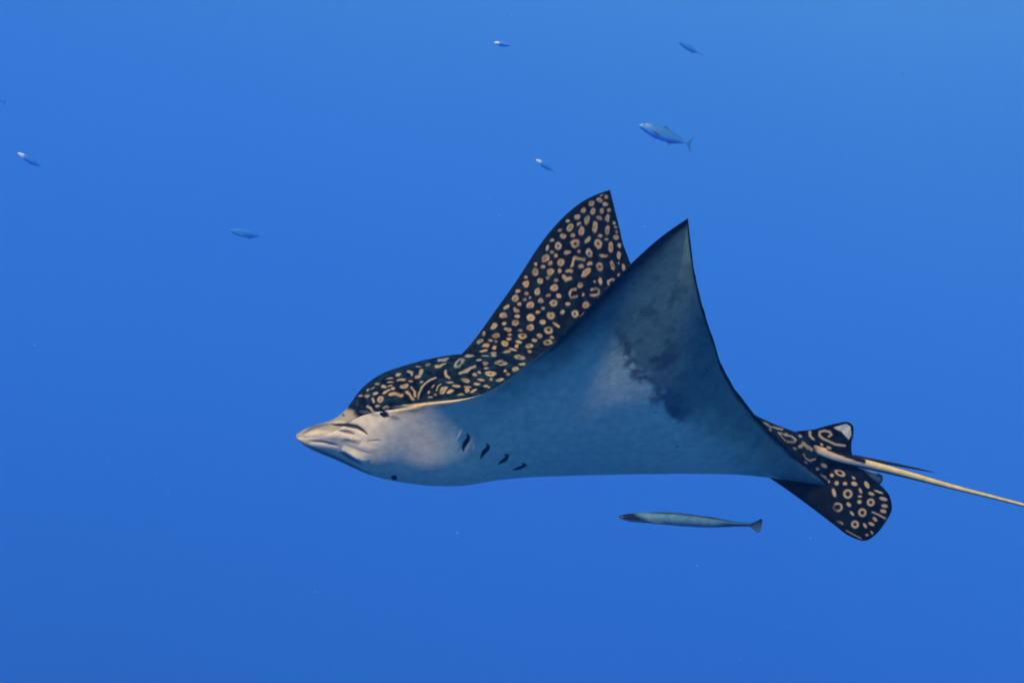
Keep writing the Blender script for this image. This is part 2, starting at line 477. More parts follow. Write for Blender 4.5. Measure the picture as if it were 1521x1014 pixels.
def build_body(parent, mat):
    NT, NV = 820, 210
    # spend samples where the margin is long
    tt = np.linspace(0, 1, 4001)
    fp = curve(FAR, tt)[:, :2]
    w = np.hypot(*np.gradient(fp, axis=0).T) + 0.10
    c = np.cumsum(w); c = (c - c[0]) / (c[-1] - c[0])
    t = np.interp(np.linspace(0, 1, NT), c, tt)
    t[np.argmin(abs(t - T_TIP))] = T_TIP
    it = int(np.argmin(abs(t - T_TIP)))
    sm = 14
    V = smooth(curve(VEN, t), sm); D = smooth(curve(DOR, t), 9)

    def margin(tab):
        a = [r for r in tab if r[0] <= T_TIP + 1e-6]; b = [r for r in tab if r[0] >= T_TIP - 1e-6]
        A = smooth(curve(a, t[:it + 1]), sm); B = smooth(curve(b, t[it:]), sm)
        return np.concatenate([A, B[1:]], 0)
    N = margin(NEAR); F = margin(FAR)
    for A_, sd_ in ((N, 3), (F, 4)):                      # small nicks along the trailing edges
        q = np.stack([t * 40, t * 0, t * 0], 1)
        j = (fbm(q, 1.6, sd_, 3) - .5) * sstep(.655, .69, t) * sstep(.95, .88, t)
        A_[:, 0] += 4.0 * j; A_[:, 1] -= 1.0 * j
    V = W(V[:, 0], V[:, 1], V[:, 2]); D = W(D[:, 0], D[:, 1], D[:, 2])
    N = W(N[:, 0], N[:, 1], N[:, 2]); F = W(F[:, 0], F[:, 1], F[:, 2])
    w = (sstep(.19, .40, t) * (1 - 0.9 * sstep(.80, 1.0, t)))[:, None]      # 0 round head or tail root, 1 wing
    s = np.linspace(0, 1, NV)
    s = (0.55 * s + 0.45 * (0.5 - 0.5 * np.cos(np.pi * s)))
    s = s[None, :, None]

    def bez(P0, P1, P2, P3):
        P0, P1, P2, P3 = (p[:, None, :] for p in (P0, P1, P2, P3))
        return (1 - s) ** 3 * P0 + 3 * s * (1 - s) ** 2 * P1 + 3 * s * s * (1 - s) * P2 + s ** 3 * P3

    def quad(C, M, up):
        """from the midline C to the margin M; up: +1 for the back, -1 for the belly"""
        d = M - C
        ex = np.array([1, 0, 0.]); ey = np.array([0, 1, 0.]); ez = np.array([0, 0, 1.])
        dx, dy, dz = d[:, :1], d[:, 1:2], d[:, 2:]
        # round section
        r1 = C + 0.56 * dy * ey + 0.25 * dx * ex
        r2 = M - 0.56 * dz * ez - 0.25 * dx * ex
        # wing section
        if up < 0:
            hol = (0.32 + 0.24 * sstep(.13, .24, t) * (1 - sstep(.28, .58, t)))[:, None]      # the rim overhangs behind the cheek
            w1 = C + 0.55 * dy * ey + 0.11 * dz * ez + 0.20 * dx * ex
            w2 = M - hol * dy * ey - 0.46 * dz * ez - 0.36 * dx * ex
        else:
            th = (D - V)[:, 2:]
            w1 = C + 0.46 * dy * ey - 0.10 * th * ez + 0.20 * dx * ex
            w2 = M - 0.32 * dy * ey - (0.46 * dz + 0.22 * th) * ez - 0.36 * dx * ex
        ww = 1 - (1 - w) * (1 - (0.75 * sstep(.13, .27, t) * (1 - sstep(.5, .6, t)))[:, None]) if up < 0 else w
        return bez(C, r1 * (1 - ww) + w1 * ww, r2 * (1 - ww) + w2 * ww, M)
    vn = quad(V, N, -1); dn = quad(D, N, 1); df = quad(D, F, 1); vf = quad(V, F, -1)
    G = np.concatenate([vn[:, :-1], dn[:, ::-1][:, :-1], df[:, :-1], vf[:, ::-1][:, :-1]], 1)
    n = NV - 1
    vw = s[0, :, 0]
    vw = np.concatenate([vw[:-1], vw[::-1][:-1], vw[:-1], vw[::-1][:-1]])[None, :, None]
    kt = (sstep(.30, .45, t) * (1 - sstep(.86, .95, t)))[:, None, None]
    wt = (1 - sstep(.72, 1.0, vw)) * kt
    G = smooth(G, 40) * wt + G * (1 - wt)          # no ridge runs inwards from the wing tips
    side = np.concatenate([np.zeros(n), np.ones(n), np.ones(n) * 2, np.ones(n) * 3]).astype(int)   # 0 belly near 1 back near 2 back far 3 belly far
    sv = s[0, :, 0]
    vv = np.concatenate([sv[:-1], sv[::-1][:-1], sv[:-1], sv[::-1][:-1]])
    NTt, M_ = G.shape[:2]
    nrm = grid_normals(G, True)
    cen = G.mean(1, keepdims=True)
    if ((G - cen) * nrm).sum() < 0:
        nrm = -nrm
    P = G.reshape(-1, 3).copy(); Nn = nrm.reshape(-1, 3)
    Sd = np.broadcast_to(side[None], (NTt, M_)).ravel(); Vv = np.broadcast_to(vv[None], (NTt, M_)).ravel()
    Tt = np.broadcast_to(t[:, None], (NTt, M_)).ravel()
    px, py = to_px(P)
    facing = (Nn * P).sum(1) < 0
    back = (Sd == 1) | (Sd == 2)
    belly = ~back
    vis = facing & (Sd <= 1) | facing & (Sd == 2)
    nearv = facing & (Sd <= 1)

    # ---- pigment of the belly side
    nz = fbm(P, 9, 3); nf = fbm(P, 38, 5); nz2 = fbm(P, 22, 11)
    col = np.tile(np.array([0.62, 0.69, 0.45]), (len(P), 1))
    col = mixc(col, [0.82, 0.67, 0.42], sstep(.42, .18, Tt))                     # paler chin and cheek
    col = mixc(col, [0.54, 0.64, 0.43], 0.6 * sstep(.45, .62, nz))
    col = mixc(col, [0.72, 0.68, 0.46], .5 * np.exp(-((px - 915) / 110) ** 2 - ((py - 615) / 60) ** 2))  # grazing sunlight on the mid belly, painted in as a paler pinkish patch
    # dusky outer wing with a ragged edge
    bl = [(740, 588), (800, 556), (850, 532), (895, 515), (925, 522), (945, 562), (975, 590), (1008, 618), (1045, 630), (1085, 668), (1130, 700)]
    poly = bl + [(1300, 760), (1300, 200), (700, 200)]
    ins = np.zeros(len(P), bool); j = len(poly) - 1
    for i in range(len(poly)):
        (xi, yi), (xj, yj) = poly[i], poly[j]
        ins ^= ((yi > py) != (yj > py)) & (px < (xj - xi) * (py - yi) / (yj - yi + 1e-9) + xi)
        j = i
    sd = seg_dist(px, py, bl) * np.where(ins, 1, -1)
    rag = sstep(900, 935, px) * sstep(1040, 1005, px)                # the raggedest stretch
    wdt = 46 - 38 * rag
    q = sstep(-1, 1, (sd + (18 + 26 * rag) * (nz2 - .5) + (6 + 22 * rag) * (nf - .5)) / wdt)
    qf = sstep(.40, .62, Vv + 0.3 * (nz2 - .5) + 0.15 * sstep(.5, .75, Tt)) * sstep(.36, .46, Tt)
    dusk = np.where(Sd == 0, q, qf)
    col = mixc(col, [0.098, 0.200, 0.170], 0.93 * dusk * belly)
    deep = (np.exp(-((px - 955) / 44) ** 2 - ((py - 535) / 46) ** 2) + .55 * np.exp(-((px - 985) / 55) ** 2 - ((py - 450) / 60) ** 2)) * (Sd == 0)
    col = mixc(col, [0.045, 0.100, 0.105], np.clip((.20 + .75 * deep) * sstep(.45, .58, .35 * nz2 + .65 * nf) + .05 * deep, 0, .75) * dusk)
    # dark rim of the wing
    ms = np.linalg.norm(G - np.where((side <= 1)[None, :, None], N[:, None], F[:, None]), axis=2).ravel()   # metres to the margin
    rimw = 0.004 + 0.022 * sstep(.40, .50, Tt) * sstep(.66, .60, Tt) + 0.014 * sstep(.62, .66, Tt) * sstep(.97, .86, Tt)
    rim = sstep(1.7, .45, (ms + 0.010 * (nf - .5)) / rimw) * sstep(.38, .45, Tt)
    col = mixc(col, [0.006, 0.008, 0.016], rim * belly)
    band = sstep(1, .1, ms / .10) * sstep(.42, .50, Tt) * sstep(.635, .60, Tt) * (Sd == 0)
    col = mixc(col, [0.020, 0.034, 0.050], .60 * band)
    # sunlit edge, painted golden from the cheek out along the leading edge
    lit_rim = sstep(1.4, .5, ms / (0.011 + 0.012 * sstep(.32, .22, Tt))) * sstep(.185, .22, Tt) * sstep(.49, .44, Tt) * (.35 + .65 * sstep(.36, .56, fbm(P, 45, 91)))
    lit_rim = lit_rim * (.45 + .55 * sstep(.36, .26, Tt))
    col = mixc(col, [0.90, 0.58, 0.24], .9 * lit_rim * (Sd == 0))

    # ---- pigment of the back
    bc = np.tile(DARK, (len(P), 1))
    bc = mixc(bc, TEAL, 0.8 * sstep(.50, .62, fbm(P, 60, 21)) * (1 - 0.6 * sstep(.3, .5, Vv) * (Sd == 2)))
    bc = mixc(bc, TEAL * 1.8, 0.35 * sstep(.47, .60, fbm(P, 75, 71)) * sstep(.44, .34, Tt))
    wx = 3.6 * (fbm(P, 85, 51, 2) - .5); wy = 3.6 * (fbm(P, 85, 61, 2) - .5)
    m, core = spot_mask(px + wx, py + wy, [SP_A, SP_B, SP_C, SP_D, SP_E, SP_F_BODY, SP_G])
    m = m * (facing & back)
    # marks for the parts of the back the picture does not show
    wing_poly = [(r[1], r[2]) for r in NEAR if r[0] >= .32] + [(r[1], r[2]) for r in reversed(VEN) if r[0] >= .32]
    inside = np.zeros(len(P), bool)
    j = len(wing_poly) - 1
    for i in range(len(wing_poly)):
        (xi, yi), (xj, yj) = wing_poly[i], wing_poly[j]
        inside ^= ((yi > py) != (yj > py)) & (px < (xj - xi) * (py - yi) / (yj - yi + 1e-9) + xi)
        j = i
    hidden = back & (Tt > .16) & (~facing | ((Sd == 2) & inside))
    hid = np.where(hidden)[0]
    pick = RNG.permutation(hid)[:9000]
    kept = []
    for k in pick:
        p = P[k]
        if ms[k] < 0.018:
            continue
        if all(np.dot(p - o, p - o) > (0.024 + r) ** 2 for o, r in kept):
            kept.append((p, RNG.uniform(0.0, 0.010)))
            if len(kept) > 420:
                break
    mh = np.zeros(len(P))
    HP = P[hid]
    for p, r in kept:
        d2 = ((HP - p) ** 2).sum(1)
        b = d2 < 0.03 ** 2
        d = np.sqrt(d2[b]); rr = 0.007 + r * 0.7
        v = 1 - sstep(rr - .0012, rr + .0012, d)
        if r > 0.005:
            v = v * sstep(rr * .2, rr * .42, d)
        mh[hid[b]] = np.maximum(mh[hid[b]], v)
    m = np.maximum(m, mh)
    m = np.clip(m * (0.80 + 0.35 * nf), 0, 1)
    tanv = mixc(np.tile(TAN, (len(P), 1)), TAN2, sstep(.4, .6, nz2))
    tanv = mixc(tanv, [.20, .25, .22], .75 * sstep(.45, .10, Vv + .4 * (nz2 - .5)) * sstep(.46, .34, Tt))
    tanv = mixc(tanv, RUST, .75 * core)
    m = m * (.55 + .45 * sstep(.30, .52, fbm(P, 48, 95, 2)))
    bc = bc * (1 - m[:, None]) + tanv * m[:, None]
    # the spiracle's dark slit behind the eye
    E = (520, 510, 8.45)
    sp = stroke(px, py, E, [(885, 690), (912, 620), (955, 555), (1015, 500), (1075, 468)], 44) * nearv
    bc = mixc(bc, [0.003, 0.003, 0.006], sp * back)
    bc = mixc(bc, [0.006, 0.007, 0.010], sstep(1.4, .7, ms / .008) * sstep(.36, .45, Tt) * back)
    # the back's colour gives way to the pale snout
    hb = sstep(.108, .125, Tt + 0.014 * (nf - .5) - 0.012 * Vv)
    snout = np.tile(np.array([0.34, 0.29, 0.20]), (len(P), 1))
    bc = bc * hb[:, None] + snout * (1 - hb)[:, None]
    bc = mixc(bc, [0.86, 0.60, 0.30], sstep(1.3, .7, ms / .006) * sstep(.195, .215, Tt) * sstep(.47, .42, Tt) * (Sd == 1) * .8)  # the sunlit leading edge again, painted on the back's side
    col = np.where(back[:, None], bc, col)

    # ---- creases: pigment and relief together, with some highlight and shadow painted in
    dz = np.zeros(len(P))
    hd = (Sd == 1) & facing
    for (x, y, rx, ry, h) in ((588, 592, 22, 14, .008), (560, 590, 20, 16, .004), (668, 572, 28, 18, .006), (632, 558, 26, 12, -.004), (545, 600, 14, 9, -.003)):
        dz += h * np.exp(-((px - x) / rx) ** 2 - ((py - y) / ry) ** 2) * facing * (Tt < .45) * sstep(0, .006, ms)
    dz += .004 * (fbm(P, 28, 81) - .5) * back * sstep(.12, .2, Tt) * sstep(.46, .36, Tt) * sstep(0, .02, ms)

    def crease(org, pts, w, colr, k, depth, soft=0.8, sel=None):
        nonlocal col
        mm = stroke_taper(px, py, org, pts, w * 1.15, soft) * nearv
        if sel is not None:
            mm = mm * sel
        if colr is not None:
            col = mixc(col, colr, k * mm)
        ox, oy, sc = org
        qd, uu_ = seg_taper(px, py, [(ox + x / sc, oy + y / sc) for x, y in pts])
        dz[:] += depth * np.exp(-(qd / (w / sc * .75)) ** 2) * np.sin(np.pi * np.clip(uu_, 0, 1)) ** .7 * nearv
    H = (680, 640, 11.267); J = (430, 580, 6.76)
    blk = [0.004, 0.004, 0.012]
    for pts, w in (([(150, 30), (180, 100), (165, 155), (125, 205), (95, 275), (100, 355)], 60), ([(480, 205), (515, 265), (490, 305), (440, 350), (380, 465)], 60),
                   ([(775, 385), (835, 415), (800, 475), (740, 512), (675, 560)], 52), ([(1060, 530), (1130, 575), (1060, 610), (990, 637), (915, 652)], 44)):
        crease(H, pts, w, blk, .97, -.0015)
    for pts, w in (([(250, 250), (330, 240)], 150), ([(560, 400), (650, 400)], 120), ([(20, 60), (60, 80)], 110), ([(900, 510), (960, 540)], 80)):
        crease(H, pts, w, [0.60, 0.54, 0.50], .5, .001, 5.0)
    crease(J, [(110, 452), (280, 440), (470, 450), (600, 480)], 60, [0.78, 0.62, 0.40], .55, .004, 3.0)
    crease(J, [(180, 510), (330, 520), (500, 560)], 22, [0.22, 0.24, 0.26], .5, -.003, 2.0)
    crease(J, [(420, 336), (560, 342), (680, 366), (740, 402), (790, 442)], 34, blk, .95, -.003)
    crease(J, [(440, 318), (520, 312), (580, 326)], 16, [.55, .48, .38], .8, .001)
    crease(J, [(490, 398), (580, 412), (660, 436)], 24, [0.03, 0.06, 0.07], .8, -.002)
    crease(J, [(130, 440), (250, 360), (400, 335)], 34, [0.05, 0.08, 0.10], .7, 0, 2.0)
    crease(J, [(90, 500), (200, 560), (330, 620), (500, 690), (700, 790), (880, 880)], 26, [0.05, 0.09, 0.13], .75, -.001, 2.0)
    crease(J, [(510, 615), (600, 665), (720, 740)], 40, [0.10, 0.14, 0.20], .8, -.003, 2.0)
    crease(J, [(530, 578), (640, 636), (790, 724)], 44, [0.90, 0.76, 0.44], .9, .007, 1.4)  # bright highlight of the jaw crest painted into the colour
    crease(J, [(520, 455), (620, 480), (720, 505)], 34, [0.80, 0.58, 0.32], .85, .003, 1.6)
    crease(J, [(700, 540), (800, 580), (880, 600)], 40, [0.85, 0.68, 0.44], .6, .001, 3.0)
    crease(J, [(560, 540), (700, 600), (820, 640)], 16, [0.20, 0.22, 0.24], .5, -.001, 2.0)
    crease(J, [(780, 510), (880, 500), (940, 515)], 14, [0.2, 0.2, 0.22], .5, -.001, 1.5)
    crease(J, [(1020, 868), (1080, 888)], 44, blk, .95, -.003)
    crease(E, [(0, 805), (60, 790), (130, 780)], 70, blk, .9, 0)
    crease(E, [(390, 850), (430, 885), (490, 912)], 64, blk, .93, -.002, 1.2)
    crease(E, [(500, 915), (560, 930), (620, 945)], 40, [0.05, 0.09, 0.11], .6, 0, 2.5)  # teal shadow beside the eye blotch, painted in
    crease(E, [(120, 850), (230, 870), (360, 905)], 34, [0.08, 0.13, 0.15], .6, 0, 2.5)
    crease(J, [(535, 250), (550, 240)], 34, blk, .8, 0)
    crease(E, [(600, 832), (690, 795), (770, 815), (870, 795), (940, 755)], 52, [0.95, 0.62, 0.24], .95, .0012, 1.2)  # sunlit edge above the cheek, painted golden
    crease(E, [(870, 690), (900, 610), (960, 520), (1060, 440)], 26, None, 0, .003)
    crease(E, [(905, 690), (935, 610), (990, 530), (1080, 470)], 40, None, 0, -.006)
    # scratches and pocks of the belly
    K_ = (760, 440, 3.457)
    for (x, y, l, w, c) in ((575, 235, 30, 8, .6), (745, 350, 30, 10, .55), (935, 430, 20, 7, .5), (320, 805, 14, 10, .5),
                            (500, 330, 50, 8, .45), (965, 215, 14, 14, .4)):
        crease(K_, [(x - l / 2, y + 4), (x + l / 2, y - 4)], w * .7, [c * .8, c * .85, c * .7], .35, 0, 1.0)
    for (x, y, l, w) in ((585, 242, 10, 12), (1003, 382, 10, 14), (990, 400, 6, 10), (1060, 460, 6, 12), (575, 300, 8, 10),
                         (1090, 405, 6, 12), (850, 770, 20, 6), (740, 598, 14, 6)):
        crease(K_, [(x - l / 2, y), (x + l / 2, y)], w, [0.02, 0.03, 0.05], .75, 0, 1.0)
    # ragged dark blotch where the dusky patch meets the pale belly
    for (pts, w) in (([(600, 400), (680, 440), (720, 420)], 46), ([(640, 470), (700, 450)], 40), ([(700, 520), (760, 530)], 40),
                     ([(800, 580), (870, 590)], 44), ([(650, 330), (760, 350), (860, 300)], 60), ([(830, 520), (880, 540)], 50)):
        crease(K_, pts, w, [0.04, 0.065, 0.09], .55, 0, 4.0, sel=sstep(.40, .58, nf * .6 + nz2 * .5))
    for (pts, w) in (([(690, 400), (730, 390)], 22), ([(760, 490), (800, 490)], 24), ([(720, 560), (770, 555)], 20), ([(640, 360), (670, 370)], 18)):
        crease(K_, pts, w, [0.36, 0.40, 0.32], .45, 0, 2.0)
    ribs = np.sin(Tt * 420 + 5 * nz) * sstep(.35, .6, Vv) * sstep(1, .8, Vv) * sstep(.36, .46, Tt)
    dz = dz + 0.00005 * ribs * sstep(.35, .6, nz2) + .0010 * (nz2 - .5) * sstep(.3, .45, Tt) * sstep(1, .7, Vv)
    P = P + Nn * dz[:, None]

    faces = grid_faces(NTt, M_, True).tolist()
    faces.append(list(range(M_))[::-1])
    faces.append([(NTt - 1) * M_ + k for k in range(M_)])
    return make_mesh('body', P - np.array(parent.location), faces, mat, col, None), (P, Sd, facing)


RAY_BASE = W(880, 640, 2.58)
ray = thing('eagle_ray', 'large eagle ray with tan spotted dark back, pale belly and wings raised', 'ray', Vector(RAY_BASE))
skin = pigment_mat('ray_skin', rough=0.65, spec=0.05, bump=0.15, bscale=220)
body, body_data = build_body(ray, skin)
body.parent = ray


def part(name, P, faces, mat, col=None, parent=ray):
    o = make_mesh(name, np.asarray(P) - np.array(ray.location), faces, mat, col)
    o.parent = parent
    return o


def loft_fin(R, O, n, m, th, dome=0.0):
    """root curve R and outer curve O as (px, py, d) tables; a thin lens between them. Returns points, faces, side, v"""
    u = np.linspace(0, 1, n)
    ku = lambda tab: np.column_stack([np.linspace(0, 1, len(tab)), tab])
    r = smooth(curve(ku(R), u), 3); o = smooth(curve(ku(O), u), 3)
    r = W(r[:, 0], r[:, 1], r[:, 2]); o = W(o[:, 0], o[:, 1], o[:, 2])
    v = np.linspace(0, 1, m)[None, :, None]
    S = r[:, None] * (1 - v) + o[:, None] * v
    S = S + dome * np.array([0, -1, 0.3]) * (v * (1 - v) * 4)
    nr = grid_normals(S, False)
    if nr[n // 2, m // 2, 1] > 0:
        nr = -nr
    tk = th * np.sqrt(np.clip(1 - v ** 2, 0, 1)) * np.sqrt(np.clip(np.sin(np.pi * np.clip(u, .0, 1)), 0, 1))[:, None, None] + 0.0002
    A = S + nr * tk; B = S - nr * tk
    PP = np.concatenate([A, B[:, ::-1]], 1)                # ring front then back
    f = grid_faces(n, 2 * m, True).tolist()
    side = np.concatenate([np.zeros(m), np.ones(m)])
    f.append(list(range(2 * m))[::-1]); f.append([(n - 1) * 2 * m + k for k in range(2 * m)])
    return PP.reshape(-1, 3), f, np.tile(side, n), np.tile(np.concatenate([v[0, :, 0], v[0, ::-1, 0]]), n)


def build_tail():
    tab = np.array([(0, 1178, 655, 2.725, 3), (.06, 1202, 664, 2.690, 6), (.13, 1246, 680, 2.685, 8.0), (.2, 1283, 688, 2.69, 7.4), (.3, 1341, 702.5, 2.71, 5.9),
                    (.4, 1399, 718, 2.73, 4.3), (.52, 1457, 733.5, 2.75, 3.2), (.64, 1521, 750, 2.78, 2.7), (.8, 1640, 778, 2.84, 2.0), (1, 1900, 820, 2.98, .7)])
    n, k = 220, 28
    u = np.linspace(0, 1, n)
    c = curve(tab, u)
    c[:, 1] += 0.4 * np.sin(u * 19) * sstep(.2, .4, u)
    C = smooth(W(c[:, 0], c[:, 1], c[:, 2]), 4); r = c[:, 3] * c[:, 2] * K
    tg = np.gradient(C, axis=0); tg /= np.linalg.norm(tg, axis=1, keepdims=True)
    upv = np.cross(tg, [0, 1, 0]); upv *= np.sign(upv[:, 2:]); upv /= np.linalg.norm(upv, axis=1, keepdims=True)
    sd = np.cross(tg, upv)
    a = np.linspace(0, 2 * np.pi, k, endpoint=False)
    P = C[:, None] + r[:, None, None] * (np.cos(a)[None, :, None] * sd[:, None] + np.sin(a)[None, :, None] * upv[:, None])
    P = P.reshape(-1, 3)
    aa = np.tile(np.sin(a), n); uu = np.repeat(u, k)
    nf = fbm(P, 90, 31)
    col = np.tile(np.array([0.90, 0.66, 0.26]), (len(P), 1))
    col = mixc(col, [0.55, 0.38, 0.22], sstep(.24, .10, uu))
    col = mixc(col, [0.34, 0.38, 0.32], sstep(.15, -.25, aa) * sstep(.36, .16, uu))  # shaded lower side of the tail painted grey near the root
    col = mixc(col, [0.02, 0.025, 0.04], sstep(-.55, -.75, aa + 0.1 * (nf - .5)))
    col = mixc(col, [0.01, 0.012, 0.02], sstep(.80, .95, aa) * sstep(.10, .2, uu))
    col = mixc(col, [.012, .02, .03], sstep(.10, .05, uu + .04 * (nf - .5)))
    px, py = to_px(P)
    st = stroke(px, py, (1080, 590, 3.449), [(520, 262), (620, 300), (700, 328)], 24, .8)
    col = mixc(col, [0.006, 0.007, 0.014], st)
    f = grid_faces(n, k, True).tolist()
    f.append(list(range(k))[::-1]); f.append([(n - 1) * k + q for q in range(k)])
    return part('tail', P, f, skin, col)


build_tail()


def build_dorsal_fin():
    R = [(1180,645,2.70),(1200,656,2.70),(1222,666,2.70),(1245,676,2.70),(1266,684,2.70)]
    O = [(1184,640,2.70),(1206,638,2.702),(1226,632.5,2.705),(1245,628,2.71),(1257,626,2.715),(1264,629,2.72),(1268,635,2.72),(1267.5,646,2.72),(1264.5,658,2.715),(1264.5,668,2.71),(1268,682,2.70)]
    P, f, side, v = loft_fin(R, O, 170, 60, 0.006)
    px, py = to_px(P)
    col = mixc(np.tile(DARK, (len(P), 1)), TEAL, 0.3 * sstep(.5, .7, fbm(P, 60, 8)))
    m, _ = spot_mask(px, py, [SP_F_FIN])
    poly = [(1000,205),(1090,180),(1160,160),(1210,195),(1225,300),(1190,362),(1150,320),(1100,262),(1030,232)]
    poly = [(1120 + x / 8.45, 610 + y / 8.45) for x, y in poly]
    ins = np.zeros(len(P), bool); j = len(poly) - 1
    for i in range(len(poly)):
        (xi, yi), (xj, yj) = poly[i], poly[j]
        ins ^= ((yi > py) != (yj > py)) & (px < (xj - xi) * (py - yi) / (yj - yi + 1e-9) + xi)
        j = i
    dd = seg_dist(px, py, poly + poly[:1]) * np.where(ins, -1, 1)
    col = mixc(col, TAN2, m)
    col = mixc(col, np.array([0.60, 0.56, 0.46]) , (1 - sstep(-1.0, .8, dd)) * (0.75 + .25 * fbm(P, 120, 4)))
    return part('dorsal_fin', P, f, skin, col)


build_dorsal_fin()


def build_pelvic_near():
    R = [(1138,703,2.715),(1160,702,2.72),(1185,698,2.72),(1210,690,2.72),(1232,684,2.72),(1252,686,2.72),(1268,692,2.72)]
    O = [(1141,708,2.705),(1165,724,2.69),(1210,757,2.665),(1240,780,2.65),(1262,796,2.64),(1284,803,2.64),(1299,795,2.645),(1314,777,2.655),
         (1325,755,2.67),(1322,738,2.68),(1312,725,2.69),(1300,717,2.70),(1288,708,2.71),(1272,696,2.715)]
    P, f, side, v = loft_fin(R, O, 260, 110, 0.007, 0.012)
    px, py = to_px(P)
    ps = np.sin(np.arctan2(py - 745, px - 1262) * 40) * .35
    col = mixc(np.tile(DARK * .9, (len(P), 1)), TEAL, 0.22 * sstep(.5, .7, fbm(P, 60, 9)))
    m, _ = spot_mask(px, py, [SP_G, SP_F_BODY])
    fade = sstep(1226, 1236, px + 0.35 * (720 - py))
    m = np.where(px + 0.35 * (720 - py) < 1230, m * .25, m)  # the body's shade on the fin, painted by dimming the spots
    col = mixc(col, TAN2 * .92, m)
    return part('pelvic_fin', P, f, skin, col)


build_pelvic_near()


def build_pelvic_far():
    R = [(1235,694,2.75),(1255,694,2.76),(1275,696,2.77)]
    O = [(1236,712,2.78),(1262,722,2.80),(1288,724,2.81),(1302,721,2.815),(1311,714,2.815),(1311,706,2.81),(1300,702,2.80),(1288,700,2.79)]
    P, f, side, v = loft_fin(R, O, 80, 40, 0.006)
    px, py = to_px(P)
    nf = fbm(P, 70, 41)
    col = mixc(np.tile(np.array([0.17, 0.23, 0.19]), (len(P), 1)), [0.05, 0.08, 0.09], sstep(.45, .6, nf))
    col = mixc(col, DARK, sstep(.90, .99, v))
    return part('pelvic_fin', P, f, skin, col)


build_pelvic_far()


def build_stinger():
    tab = np.array([(0,1268,677,2.70,2.0),(.3,1305,684.5,2.70,2.2),(.7,1355,694.5,2.71,1.7),(1,1389,701.5,2.715,.3)])
    n, k = 60, 10
    u = np.linspace(0, 1, n); c = curve(tab, u)
    C = W(c[:, 0], c[:, 1], c[:, 2]); r = c[:, 3] * c[:, 2] * K
    # saw teeth along the edge
    r = r * (1 + 0.18 * (np.arange(n) % 3 == 0))
    a = np.linspace(0, 2 * np.pi, k, endpoint=False)
    P = C[:, None] + r[:, None, None] * (np.cos(a)[None, :, None] * np.array([0, 1.3, 0]) + np.sin(a)[None, :, None] * np.array([.2, 0, .98]))
    f = grid_faces(n, k, True).tolist()
    f.append(list(range(k))[::-1]); f.append([(n - 1) * k + q for q in range(k)])
    return part('tail_spine', P.reshape(-1, 3), f, plain_mat('spine_dark', (0.012, 0.014, 0.022), .5))


build_stinger()


def uv_ball(c, rx, ry, rz, n=14, m=20):
    P = []
    for i in range(n + 1):
        e = -math.pi / 2 + math.pi * i / n
        for j in range(m):
            a = 2 * math.pi * j / m
            P.append((c[0] + rx * math.cos(e) * math.cos(a), c[1] + ry * math.cos(e) * math.sin(a), c[2] + rz * math.sin(e)))
    return np.array(P), grid_faces(n + 1, m, True).tolist()


# the eye sits on the skin of the cheek
BP, BS, BF = body_data
bpx, bpy_ = to_px(BP)
near_sel = np.where(BF & (BS <= 1))[0]
k = near_sel[np.argmin((bpx[near_sel] - 570) ** 2 + (bpy_[near_sel] - 613.5) ** 2)]
ep, ef = uv_ball(BP[k] + np.array([0, .003, 0]), .0085, .007, .0075)
part('eye', ep, ef, plain_mat('eye_dark', (0.004, 0.004, 0.008), .12, .5))

# ------------------------------------------------------------------ fish
fish_skin = pigment_mat('fish_skin', rough=0.38, spec=0.35)
fin_mat = pigment_mat('fish_fin', rough=0.6, spec=0.2)


def plate(pts, th):
    """outline in the local x-z plane -> thin bevelled plate with rounded thickness"""
    pts = np.asarray(pts, float); n = len(pts)
    c = pts.mean(0)
    ins = c + (pts - c) * .86
    V = []
    for y, q in ((0, pts), (-th, ins), (th, ins)):
        V += [(x, y, z) for x, z in q]
    F = []
    for i in range(n):
        j = (i + 1) % n
        F.append((i, j, n + j, n + i)); F.append((j, i, 2 * n + i, 2 * n + j))
    F.append(list(range(n, 2 * n))); F.append(list(range(3 * n - 1, 2 * n - 1, -1)))
    return np.array(V), F


def fish_body(prof, n=70, k=28):
    """prof: rows (x, z top, z bottom, half width), snout at x=0 tail root near 1"""
    prof = np.asarray(prof, float)
    x = np.linspace(0, prof[-1, 0], n); x = prof[-1, 0] * (x / prof[-1, 0]) ** 1.25
    c = curve(prof, x)
    a = np.linspace(0, 2 * np.pi, k, endpoint=False)
    zc = (c[:, 0] + c[:, 1]) / 2; h = (c[:, 0] - c[:, 1]) / 2
    P = np.stack([np.repeat(x[:, None], k, 1), c[:, 2][:, None] * np.cos(a)[None], zc[:, None] + h[:, None] * np.sin(a)[None]], -1)
    f = grid_faces(n, k, True).tolist()
    f.append(list(range(k))[::-1]); f.append([(n - 1) * k + q for q in range(k)])
    hs = np.tile(np.sin(a), n)
    return P.reshape(-1, 3), f, hs


def place(o, p0, p1, roll=0.0):
    """lay a fish of unit length with its snout at p0 and its tail end at p1"""
    p0 = Vector(p0); p1 = Vector(p1)
    ex = (p1 - p0); L = ex.length; ex.normalize()
    ez = Vector((0, 0, 1)); ez = (ez - ez.dot(ex) * ex).normalized()
    ey = ez.cross(ex)
    if roll:
        q = Matrix.Rotation(roll, 3, ex)
        ey = q @ ey; ez = q @ ez
    m = Matrix((ex, ey, ez)).transposed().to_4x4()
    o.matrix_world = Matrix.Translation(p0) @ m @ Matrix.Scale(L, 4)


def child(o, root):
    o.parent = root
    return o


